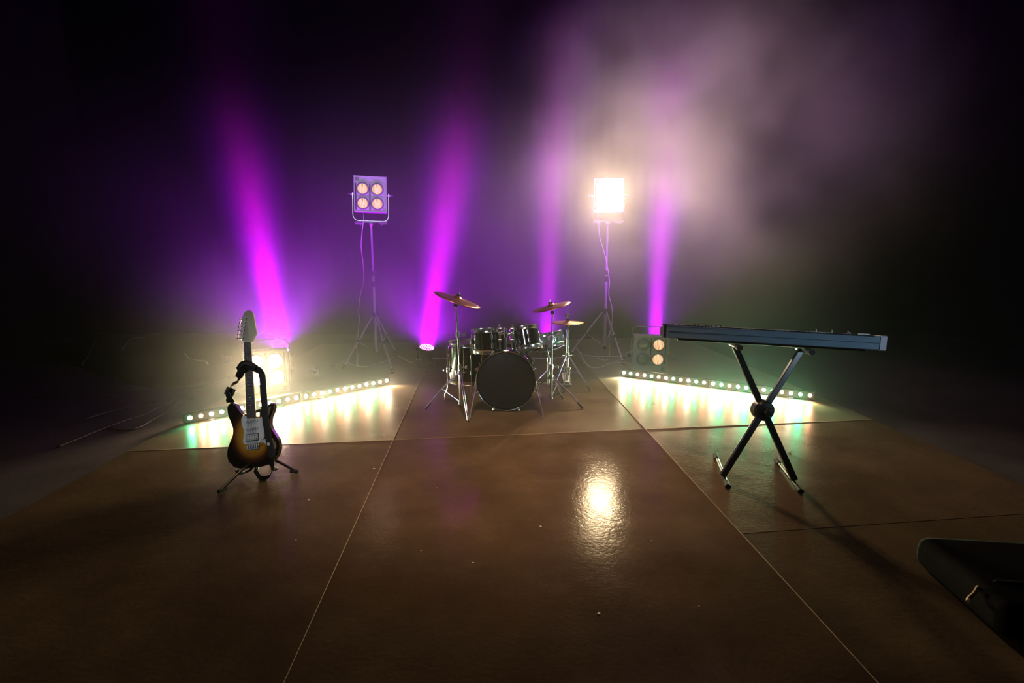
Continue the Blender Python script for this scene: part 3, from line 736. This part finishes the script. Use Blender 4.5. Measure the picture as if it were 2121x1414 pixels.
for k in range(3):
    a = .5+k*2*PI/3; o_ = bR @ Vector((math.cos(a)*.19, math.sin(a)*.19, .0)); u = bR @ Vector((math.cos(a)*.19, math.sin(a)*.19, .05))
    arm = MB().tube([top-Vector((0, 0, .03)), top+o_*.55+Vector((0, 0, -.022)), top+o_, top+u], .006, 10).build('basket_arm', 'chrome', t5)
    MB().tube([top+o_, top+u], .010, 10).build('rubber_grip', 'rubber', arm)
    f = Vector((math.cos(a+.6)*.24, math.sin(a+.6)*.24, .012))
    lg = MB().tube([(0, 0, .26), f*.98, f], .006, 8).build('leg', 'chrome', t5); MB().cyl(f*.9+Vector((0, 0, .02)), f-Vector((0, 0, .006)), .010, n=10).build('rubber_foot', 'rubber', lg)
    MB().cyl((0, 0, .11), f*.55+Vector((0, 0, .11)), .004, n=8).build('brace', 'chrome', t5)
MB().cyl((0, 0, .24), (0, 0, .28), .020, n=14).build('leg_hub', 'steel', t5)

def cymbal(name, label, ctr, R, axis, inv=False):
    ax = Vector(axis).normalized()
    t = thing(name, label, 'cymbal', ctr, aim_rot(ax), 'drum kit cymbals')
    b_ = R*.17; th = .0015; up = [(0.006, .022), (.02, .021), (b_*.6, .017), (b_, .006), (b_*1.15, .003), (R*.5, -.004), (R*.8, -.011), (R, -.018)]
    prof = up+[(r, z-th) for r, z in up[::-1]]
    MB().lathe([(r, z) for r, z in prof], n=72).build('bronze_disc', 'bronze', t, ang=180)
    MB().cyl((0, 0, .018), (0, 0, .034), .019, n=16).build('felt', 'rubber', t)
    MB().cyl((0, 0, .034), (0, 0, .048), .007, n=10).box((0, 0, .052), (.038, .008, .014), bev=.003).build('wing_nut', 'chrome', t)
    return t, ax
def cym_stand(label, base, ctr, ax, hubz, feet, colz, group='drum hardware stands'):
    B = Vector((base[0], base[1], .006)); t = thing('cymbal_stand', label, 'drum stand', B, group=group)
    tp = Vector(ctr)-ax*.02-B; jt = tp-ax*.035; jt2 = Vector((jt.x, jt.y, jt.z-.015))
    h1 = jt2.z*.40; h2 = jt2.z*.72
    MB().cyl((0, 0, .035), (0, 0, h1), .0135, n=16).build('lower_tube', 'chrome', t)
    MB().cyl((0, 0, h1-.02), (jt2.x*.5, jt2.y*.5, h2), .0105, n=14).build('middle_tube', 'chrome', t)
    MB().cyl((jt2.x*.5, jt2.y*.5, h2-.02), jt2, .0078, n=12).build('upper_tube', 'chrome', t)
    for z, x in ((h1, 0), (h2, jt2.x*.5)):
        k = MB().cyl((x, 0, z-.022), (x, 0, z+.022), .020, n=16).cyl((x, 0, z), (x+.05, -.012, z), .005, n=8).box((x+.058, -.014, z), (.022, .008, .030), bev=.003)
        k.build('height_clamp', 'steel', t)
    MB().cyl(jt2-Vector((0, .022, 0)), jt2+Vector((0, .022, 0)), .018, n=16).cyl(jt2, jt2+Vector((.004, -.04, -.03)), .006, n=8).build('tilter', 'chrome', t)
    MB().cyl(jt2, tp, .009, .007, n=12).cyl(tp-ax*.006, tp, .016, n=14).cyl(tp, tp+ax*.055, .0035, n=8).build('cymbal_rod', 'chrome', t)
    MB().cyl((0, 0, hubz-.02), (0, 0, hubz+.02), .022, n=16).cyl((0, 0, hubz), (.05, .01, hubz), .005, n=8).build('leg_hub', 'steel', t)
    MB().cyl((0, 0, .03), (0, 0, .06), .020, n=16).build('foot_collar', 'steel', t)
    for f in feet:
        f = Vector(f)-B; f.z = .012; d = Vector((f.x, f.y, 0)).normalized(); a = Vector((0, 0, hubz))+d*.018
        for s in (-1, 1):
            pass
        sd = Vector((-d.y, d.x, 0))*.009
        lg = MB().tube([a+sd, a.lerp(f, .55)+sd+Vector((0, 0, .018)), f+sd*.4], .0045, 8).tube([a-sd, a.lerp(f, .55)-sd+Vector((0, 0, .018)), f-sd*.4], .0045, 8).build('leg', 'chrome', t)
        MB().tube([f+(a-f)*.16, f-Vector((0, 0, .004))], .0095, 10).build('rubber_foot', 'beige' if False else 'rubber', lg)
        m_ = a.lerp(f, .5)+Vector((0, 0, .016)); MB().cyl((0, 0, .045), m_, .0045, n=8).build('brace', 'chrome', t)
    return t
cc = P(948, 617, 4.86); _, ax = cymbal('crash_cymbal', 'large crash cymbal on the left stand, catching purple light', cc, .225, (.36, -.035, 1))
cym_stand('chrome cymbal stand in front of the floor tom', (cc.x+.012, cc.y), cc, ax, .33, [F(881, 850), F(970, 876), (cc.x+.04, cc.y+.30, 0)], 0)
cc = P(1141, 632, 5.05); _, ax = cymbal('crash_cymbal', 'smaller crash cymbal tipped up to the right above the snare', cc, .185, (-.26, -.035, 1))
cym_stand('chrome cymbal stand right of the bass drum', (cc.x+.01, cc.y), cc, ax, .245, [F(1207, 848), (cc.x-.16, cc.y-.20, 0) if False else (cc.x-.20, cc.y+.14, 0), (cc.x+.14, cc.y+.24, 0)], 0)
# hi-hat
hc = P(1176, 668, 5.70); hb_ = Vector((hc.x, hc.y, .006))
ht, hax = cymbal('hi_hat_cymbal', 'upper hi-hat cymbal, brown bronze, right edge of the kit', hc+Vector((0, 0, .012)), .170, (0, .0, 1))
hb2, _ = cymbal('hi_hat_cymbal', 'lower hi-hat cymbal, bowl side up under its twin', hc-Vector((0, 0, .018)), .170, (0, 0, -1))
ts2 = thing('hi_hat_stand', 'chrome hi-hat stand with foot pedal beside the right light stand', 'drum stand', hb_, group='drum hardware stands')
zc = hc.z-.006
MB().cyl((0, 0, .06), (0, 0, zc-.16), .0135, n=16).build('lower_tube', 'chrome', ts2)
MB().cyl((0, 0, zc-.20), (0, 0, zc-.07), .0105, n=14).cyl((0, 0, zc-.10), (0, 0, zc-.085), .018, n=14).build('upper_tube', 'steel', ts2)
MB().cyl((0, 0, zc-.09), (0, 0, zc+.24), .0032, n=8).build('pull_rod', 'steel', ts2)
MB().cyl((0, 0, zc+.055), (0, 0, zc+.09), .009, n=12).box((-.02, 0, zc+.08), (.03, .008, .018), bev=.003).box((.014, 0, zc+.085), (.012, .01, .02), bev=.003).build('clutch', 'chrome', ts2)
hz = .335
MB().cyl((0, 0, hz-.03), (0, 0, hz+.03), .023, n=16).cyl((0, 0, hz), (-.055, -.01, hz), .005, n=8).cyl((0, 0, hz), (.055, 0, hz), .005, n=8).build('leg_hub', 'steel', ts2)
for f in (F(1147, 806), F(1223, 812), Vector((hc.x+.05, hc.y+.32, 0))):
    f = Vector((f.x-hb_.x, f.y-hb_.y, .012)); d = f.normalized(); a = Vector((d.x*.02, d.y*.02, hz)); sd = Vector((-d.y, d.x, 0))*.007
    lg = MB().tube([a+sd, f+sd*.4], .0045, 8).tube([a-sd, f-sd*.4], .0045, 8).build('leg', 'chrome', ts2)
    MB().tube([f+(a-f)*.12, f-Vector((0, 0, .004))], .0095, 10).build('rubber_foot', 'rubber', lg)
    MB().cyl((0, 0, .16), a.lerp(f, .45), .004, n=8).build('brace', 'chrome', ts2)
pd = MB()
for s in (-1, 1): pd.cyl((s*.028, -.01, .025), (s*.028, 0, .20), .006, n=8)
pd.box((0, -.02, .20), (.075, .02, .02), bev=.004).box((0, -.01, .018), (.10, .05, .012), bev=.003)
pd.build('pedal_frame', 'steel', ts2)
MB().box((0, .12, .065), (.075, .26, .008), rot=Euler((.2, 0, 0)), bev=.003).build('foot_board', 'steel', ts2)
MB().tube([(0, -.01, .19), (0, .01, .10), (0, .02, .06)], .004, 8).build('pedal_chain', 'steel', ts2)
MB().box((-.055, -.022, .215), (.05, .004, .018), bev=.001).build('tag', 'orange', ts2, label='small orange tag')
# bass drum pedal behind the drum
pb = Vector((bcx+.02, bcy+.46, .008)); tp_ = thing('bass_drum_pedal', 'steel foot pedal behind the bass drum', 'drum pedal', pb)
MB().box((0, .12, .008), (.11, .28, .008), bev=.002).build('base_plate', 'steel', tp_)
q = MB()
for s in (-1, 1): q.cyl((s*.045, .0, .01), (s*.045, .0, .20), .007, n=10)
q.cyl((-.055, 0, .20), (.055, 0, .20), .006, n=10).build('frame', 'chrome', tp_)
MB().cyl((0, 0, .20), (0, .04, .36), .004, n=8).sph((0, .035, .36), .028, 14).build('beater', 'chrome', tp_)
MB().box((0, .13, .055), (.07, .25, .008), rot=Euler((.25, 0, 0)), bev=.003).build('foot_board', 'steel', tp_)

# ================================================================ KEYBOARD AND X STAND
KL, KR = P(1376, 672, 3.50), P(1838, 697, 3.24)        # ends of the top rear edge
kx = (KR-KL); Lk = kx.length; ex = kx.normalized(); ty = math.radians(-4)
yv = Vector((-ex.y, ex.x, 0)).normalized(); zv = ex.cross(yv).normalized()
# tip the far side down
rot = Matrix.Rotation(ty, 3, ex); yv = rot @ yv; zv = rot @ zv
Rk = Matrix((ex, yv, zv)).transposed()
HK, DK = .085, .31
org = KL-zv*HK
tk = thing('keyboard', 'long blue-grey stage keyboard seen from its back panel on the X stand', 'keyboard instrument', org, tuple(Rk.to_euler()))
sec = [(0, .004), (.004, 0), (DK-.02, 0), (DK, .02), (DK, .045), (DK-.16, .055), (DK-.165, HK-.006), (.01, HK), (0, HK-.006)]
MB().prism(sec, .012, Lk-.035, bev=0, axis='x').build('case', 'keyb', tk, label='blue-grey metal case')
MB().prism([(a-.002 if a < .1 else a+.004, b-.002 if b < .03 else b+.004) for a, b in sec], Lk-.035, Lk, axis='x').build('end_cap', 'endcap', tk, label='pale silver end cap')
MB().prism([(a-.003 if a < .1 else a+.004, b-.002 if b < .03 else b+.006) for a, b in sec], 0, .014, axis='x').build('end_cap', 'black', tk, label='black end cap')
MB().box((Lk*.47, .0, HK+.001), (Lk-.06, .008, .006)).build('top_trim', 'black', tk)
MB().box((Lk*.5, .17, -.008), (Lk-.19, .25, .016), bev=.003).build('bottom_pan', 'black', tk)
wk = MB(); nW = 52; kw_ = (Lk-.14)/nW
for i in range(nW): wk.box((.07+kw_*(i+.5), DK-.085, .062), (kw_-.001, .145, .016))
wk.build('white_keys', 'white', tk)
bk_ = MB()
for i in range(nW-1):
    if i % 7 in (0, 2, 3, 5, 6): bk_.box((.07+kw_*(i+1), DK-.115, .074), (kw_*.5, .09, .014))
bk_.build('black_keys', 'black', tk)
def at_px(px): return (px-1373)/(1838-1373)*Lk*1.0
for px, h in ((1700, .020), (1732, .022), (1764, .020), (1768, .014)):
    MB().cyl((at_px(px), .03, HK-.004), (at_px(px), .03, HK+h), .0032, n=10).build('slider_knob', 'white', tk, label='thin pale control knob')
for px in (1442, 1451, 1468, 1474, 1480, 1490, 1500):
    MB().cyl((at_px(px), .04, HK-.004), (at_px(px), .04, HK+.012), .006, .005, n=12).build('rotary_knob', 'black', tk)
MB().box((at_px(1797), .035, HK+.004), (.062, .012, .010), bev=.002).build('display_edge', 'white', tk)
lb = MB(); x = at_px(1480)
random.seed(3)
while x < at_px(1722):
    w_ = random.uniform(.012, .034); lb.box((x+w_/2, .022, HK+.0035), (w_, .010, .0025)); x += w_+random.uniform(.004, .012)
lb.build('panel_buttons', 'white', tk)
MB().box((Lk*.5, -.0015, HK*.5), (Lk-.07, .002, .002)).build('panel_seam', 'dark', tk)
# stand
xb = F(1570, 995); xb.z = .006
tx = thing('keyboard_stand', 'black X-shaped keyboard stand with round centre joint', 'keyboard stand', xb)
u_l, u_r = P(1520, 718, 3.50), P(1662, 726, 3.42)
l_l, l_r = F(1498, 988, .03), F(1643, 992, .03)
# keep the tops just under the keyboard's bottom
def under(p):
    n = zv; dd = (p-org).dot(n); return p-n*(dd+.016+.016)*1.0
def xz(p): return p-xb
def beam(a, b, wd, dp):
    a, b = Vector(a), Vector(b); L = (b-a).length
    q = (b-a).to_track_quat('Z', 'Y').to_matrix()
    mb = MB().box((0, 0, 0), (dp, wd, L), bev=.004)
    zc_ = (b-a).normalized(); yc = Vector((0, 1, 0)); xc = yc.cross(zc_).normalized(); yc = zc_.cross(xc)
    R = Matrix((xc, yc, zc_)).transposed().to_4x4(); R.translation = (a+b)/2
    return mb.xf(R)
tl, tr = under(u_l), under(u_r)
beam(xz(tl)+Vector((0, -.016, -.005)), xz(l_r)+Vector((0, -.016, 0)), .026, .038).build('crossed_tube', 'stand', tx)
beam(xz(tr)+Vector((0, .016, -.005)), xz(l_l)+Vector((0, .016, 0)), .026, .038).build('crossed_tube', 'stand', tx)
# centre joint at the crossing
def isect(a, b, c, d):
    den = (b.x-a.x)*(d.z-c.z)-(b.z-a.z)*(d.x-c.x); t = ((c.x-a.x)*(d.z-c.z)-(c.z-a.z)*(d.x-c.x))/den; return a.lerp(b, t)
jc = xz(isect(tl, l_r, tr, l_l))
jt = MB().lathe([(0, -.042), (.030, -.042), (.055, -.036), (.066, -.022), (.066, .03), (.050, .045), (0, .045)], jc, (0, 1, 0), 36).build('centre_joint', 'black', tx)
MB().lathe([(0, 0), (.026, 0), (.028, .008), (.022, .020), (0, .026)], jc+Vector((.016, -.040, .0)), (0, -1, 0), 24).build('locking_knob', 'black', tx)
for (f0, f1) in ((F(1482, 942, .02), F(1508, 1008, .02)), (F(1608, 952, .02), F(1659, 1018, .02))):
    a, b = xz(f0), xz(f1); ft = MB().cyl(a, b, .0125, n=16).build('foot_bar', 'stand', tx)
    for p, q in ((a, b), (b, a)): MB().cyl(p+(q-p)*.14, p, .0165, .0175, n=16).build('rubber_cap', 'rubber', ft)
for p in (tl, tr):
    a = xz(p-yv*.150+Vector((0, 0, .0))); b = xz(p+yv*.12)
    ar = MB().cyl(a, b, .012, n=14).build('support_arm', 'stand', tx)
    MB().cyl(a-(b-a)*.10, a+(b-a)*.25, .0185, .0175, n=16).build('rubber_pad', 'rubber', ar)

# ================================================================ LOOSE THINGS ON THE FLOOR
def on(*pts, z=.013): return [F(x, y, z) for x, y in pts]
cable(on((1190, 718), (1203, 730), (1222, 737), (1260, 738), (1300, 737), z=.014), .006, 'wire', 'white cable running behind the right light stand')
cable(on((1196, 722), (1206, 738), (1214, 753), (1226, 761), (1244, 760), (1265, 752), (1290, 750), (1306, 754), z=.014), .006, 'wire', 'white cable looping on the floor towards the half-lit blinder')
cable(on((1000, 742), (1040, 741), (1075, 740), (1115, 742), (1145, 741), (1165, 739), (1190, 736), z=.014), .005, 'wire', 'pale cable lying across the stage behind the bass drum')
cable(on((684, 760), (702, 753), (716, 748), (730, 755), (748, 759), (766, 757), (784, 752), (800, 747), (815, 740), z=.014), .005, 'wire', 'pale cable winding between the legs of the left light stand')
cable(on((824, 737), (836, 743), (846, 748), (856, 752), z=.014), .005, 'wire', 'short pale cable end right of the left light stand')
cable(on((862, 745), (885, 743), (905, 742), (925, 742), z=.014), .004, 'wire', 'thin pale cable on the floor left of the floor tom')
cable(on((175, 868), (221, 854), (275, 841), (330, 830), (372, 818), (420, 802), (455, 792), z=.03), .009, 'cable', 'black cable on the grey floor nearest the black cloth')
cable(on((60, 822), (127, 826), (198, 815), (255, 812), (285, 811), (312, 806), z=.035), .008, 'cable', 'black cable along the hem of the black cloth')
cable(on((120, 925), (163, 908), (216, 887), (262, 870), (300, 858), (330, 842), (352, 834), (346, 826), (325, 832), z=.010), .009, 'cable', 'thick black cable ending in a small loop on the grey floor')
cable(on((232, 880), (236, 888), (262, 891), (290, 884), (318, 868), (350, 850), (372, 832), (400, 822), z=.010), .007, 'cable', 'black cable curving back close to the stage edge')
cable(on((202, 697), (196, 708), (188, 722), (182, 738), (170, 755), z=.045), .006, 'wire', 'pale cable lying on the black cloth, leftmost')
cable(on((302, 699), (285, 700), (273, 702), (262, 712), (253, 724), z=.045), .006, 'wire', 'pale bent cable on the black cloth beside the leftmost one')
cable(on((383, 732), (390, 740), (402, 745), (425, 748), (432, 756), z=.045), .006, 'wire', 'pale cable on the black cloth left of the guitar')
def small_box(px, py, w_, h_, label, m='white', z=0.0):
    p = F(px, py, z); t = thing('junction_box', label, 'socket box', (p.x, p.y, z))
    MB().box((0, 0, h_/2), (w_, w_*.6, h_), bev=.008).build('case', m, t)
    MB().cyl((0, -w_*.3, h_*.5), (0, -w_*.3-.008, h_*.5), h_*.28, n=16).build('socket', 'dark', t)
    MB().cyl((w_*.2, 0, h_), (w_*.2, 0, h_+.02), .014, n=12).build('plug', 'rubber', t)
small_box(654, 776, .10, .07, 'pale socket box on the floor beside the left light bars', z=.008)
small_box(1302, 741, .09, .08, 'grey socket box behind the half-lit blinder', 'alu', z=.008)
for px, py, lb_ in ((466, 750, 'left of two small pale cups standing behind the guitar neck'), (477, 750, 'right of two small pale cups standing behind the guitar neck')):
    p = F(px, py, .045)
    tag(MB().lathe([(0, 0), (.024, 0), (.030, .085), (.028, .085), (.023, .004), (0, .004)], n=20).build('plastic_cup', 'white', loc=(p.x, p.y, .040)), lb_, 'cup', 'pale plastic cups')
# dark rounded case at the right front corner
t = thing('equipment_bag', 'black rounded equipment bag in the dark right foreground', 'bag', (2.24, 1.98, .006), (0, 0, -.12))
MB().box((0, 0, .07), (.86, .54, .14), bev=.05).build('bag_body', 'bag', t)
MB().tube([(-.40, -.1, .11), (-.34, -.1, .142), (.34, -.1, .142), (.40, -.1, .11)], .006, 8).build('zip', 'rubber', t)
MB().tube(smooth_path([(-.418, -.12, .12), (-.435, -.14, .135), (-.452, -.15, .115), (-.475, -.16, .10), (-.49, -.18, .10)], 5), .007, 8).build('cord', 'beige', t, label='beige drawcord end')
# scraps
random.seed(11)
scr = [(1338, 840), (1300, 856), (1322, 862), (1347, 836), (1480, 960), (1637, 932), (1452, 880), (795, 902), (775, 970), (700, 880), (640, 1035), (905, 1010), (1255, 962), (1120, 1090), (1448, 1255), (1240, 1270), (872, 1140), (612, 1118), (980, 1165), (1350, 1120)]
for i, (x, y) in enumerate(scr):
    p = F(x, y, .008); s_ = random.uniform(.004, .010)
    mb = MB(); n = 5; k = [((.7+.5*random.random())*s_*math.cos(2*PI*j/n), (.7+.5*random.random())*s_*.6*math.sin(2*PI*j/n)) for j in range(n)]
    mb.prism(k, 0, .0012, axis='z')
    tag(mb.build('paper_scrap', 'paper', loc=(p.x, p.y, .0078), rot=(.1*random.random(), .1*random.random(), random.random()*3)), 'tiny white scrap of paper on the brown stage floor', 'paper scrap', 'tiny scraps littering the stage floor')

# ================================================================ HAZE
hz_m = bpy.data.materials.new('stage_haze'); hz_m.use_nodes = True
nt = hz_m.node_tree; n = nt.nodes; l = nt.links; n.clear()
out = n.new('ShaderNodeOutputMaterial'); vs = n.new('ShaderNodeVolumeScatter'); vs.inputs['Anisotropy'].default_value = .25
vs.inputs['Color'].default_value = (.95, .95, 1, 1)
l.new(vs.outputs[0], out.inputs['Volume'])
tc = n.new('ShaderNodeTexCoord')
def math_(op, a, b=None, clamp=False):
    m = n.new('ShaderNodeMath'); m.operation = op; m.use_clamp = clamp
    for i, v in enumerate((a, b)):
        if v is None: continue
        if isinstance(v, (int, float)): m.inputs[i].default_value = v
        else: l.new(v, m.inputs[i])
    return m.outputs[0]
sep = n.new('ShaderNodeSeparateXYZ'); l.new(tc.outputs['Object'], sep.inputs[0])
def ramp(v, a, b, c, d, smooth=True):
    r = n.new('ShaderNodeMapRange'); r.interpolation_type = 'SMOOTHSTEP' if smooth else 'LINEAR'
    for i, x in enumerate((a, b, c, d)): r.inputs[i+1].default_value = x
    l.new(v, r.inputs[0]); return r.outputs[0]
hf = math_('ADD', ramp(sep.outputs['Z'], 1.6, 3.2, .96, .0), ramp(sep.outputs['Z'], 2.2, 4.8, .045, .012))
hf = math_('MULTIPLY', hf, ramp(sep.outputs['Y'], 3.4, 6.3, .05, 1))
hf = math_('MULTIPLY', hf, ramp(math_('ABSOLUTE', sep.outputs['X']), 2.2, 4.6, 1, .06))
no = n.new('ShaderNodeTexNoise'); no.inputs['Scale'].default_value = .55; no.inputs['Detail'].default_value = 1
l.new(tc.outputs['Object'], no.inputs['Vector'])
nf = ramp(no.outputs['Fac'], .3, .7, .55, 1.45)
def blob(c, r):
    mp = n.new('ShaderNodeMapping'); mp.vector_type = 'POINT'
    mp.inputs['Scale'].default_value = [1/x for x in r]; mp.inputs['Location'].default_value = [-a/b for a, b in zip(c, r)]
    l.new(tc.outputs['Object'], mp.inputs[0])
    ln = n.new('ShaderNodeVectorMath'); ln.operation = 'LENGTH'; l.new(mp.outputs[0], ln.inputs[0])
    return ramp(ln.outputs['Value'], 0, 1, 1, 0)
c1_ = blob((2.45, 5.9, 2.6), (2.9, 1.6, 2.3))
c2_ = blob((-2.1, 5.0, .6), (1.7, 1.5, 1.3))
n2 = n.new('ShaderNodeTexNoise'); n2.inputs['Scale'].default_value = .9; n2.inputs['Detail'].default_value = 2
l.new(tc.outputs['Object'], n2.inputs['Vector'])
cn = ramp(n2.outputs['Fac'], .35, .68, .25, 1.7)
BASE, CLOUD, LOW = .040, .34, .16
dens = math_('ADD', math_('MULTIPLY', math_('MULTIPLY', hf, nf), BASE), math_('MULTIPLY', math_('MULTIPLY', c1_, cn), CLOUD))
dens = math_('ADD', dens, math_('MULTIPLY', c2_, LOW))
l.new(dens, vs.inputs['Density'])
o = MB().box((0, 5.8, 2.72), (13.6, 7.4, 5.4)).build('stage_haze', hz_m)
tag(o, 'purple-lit stage haze and drifting smoke around all the lights', 'haze', kind='stuff')
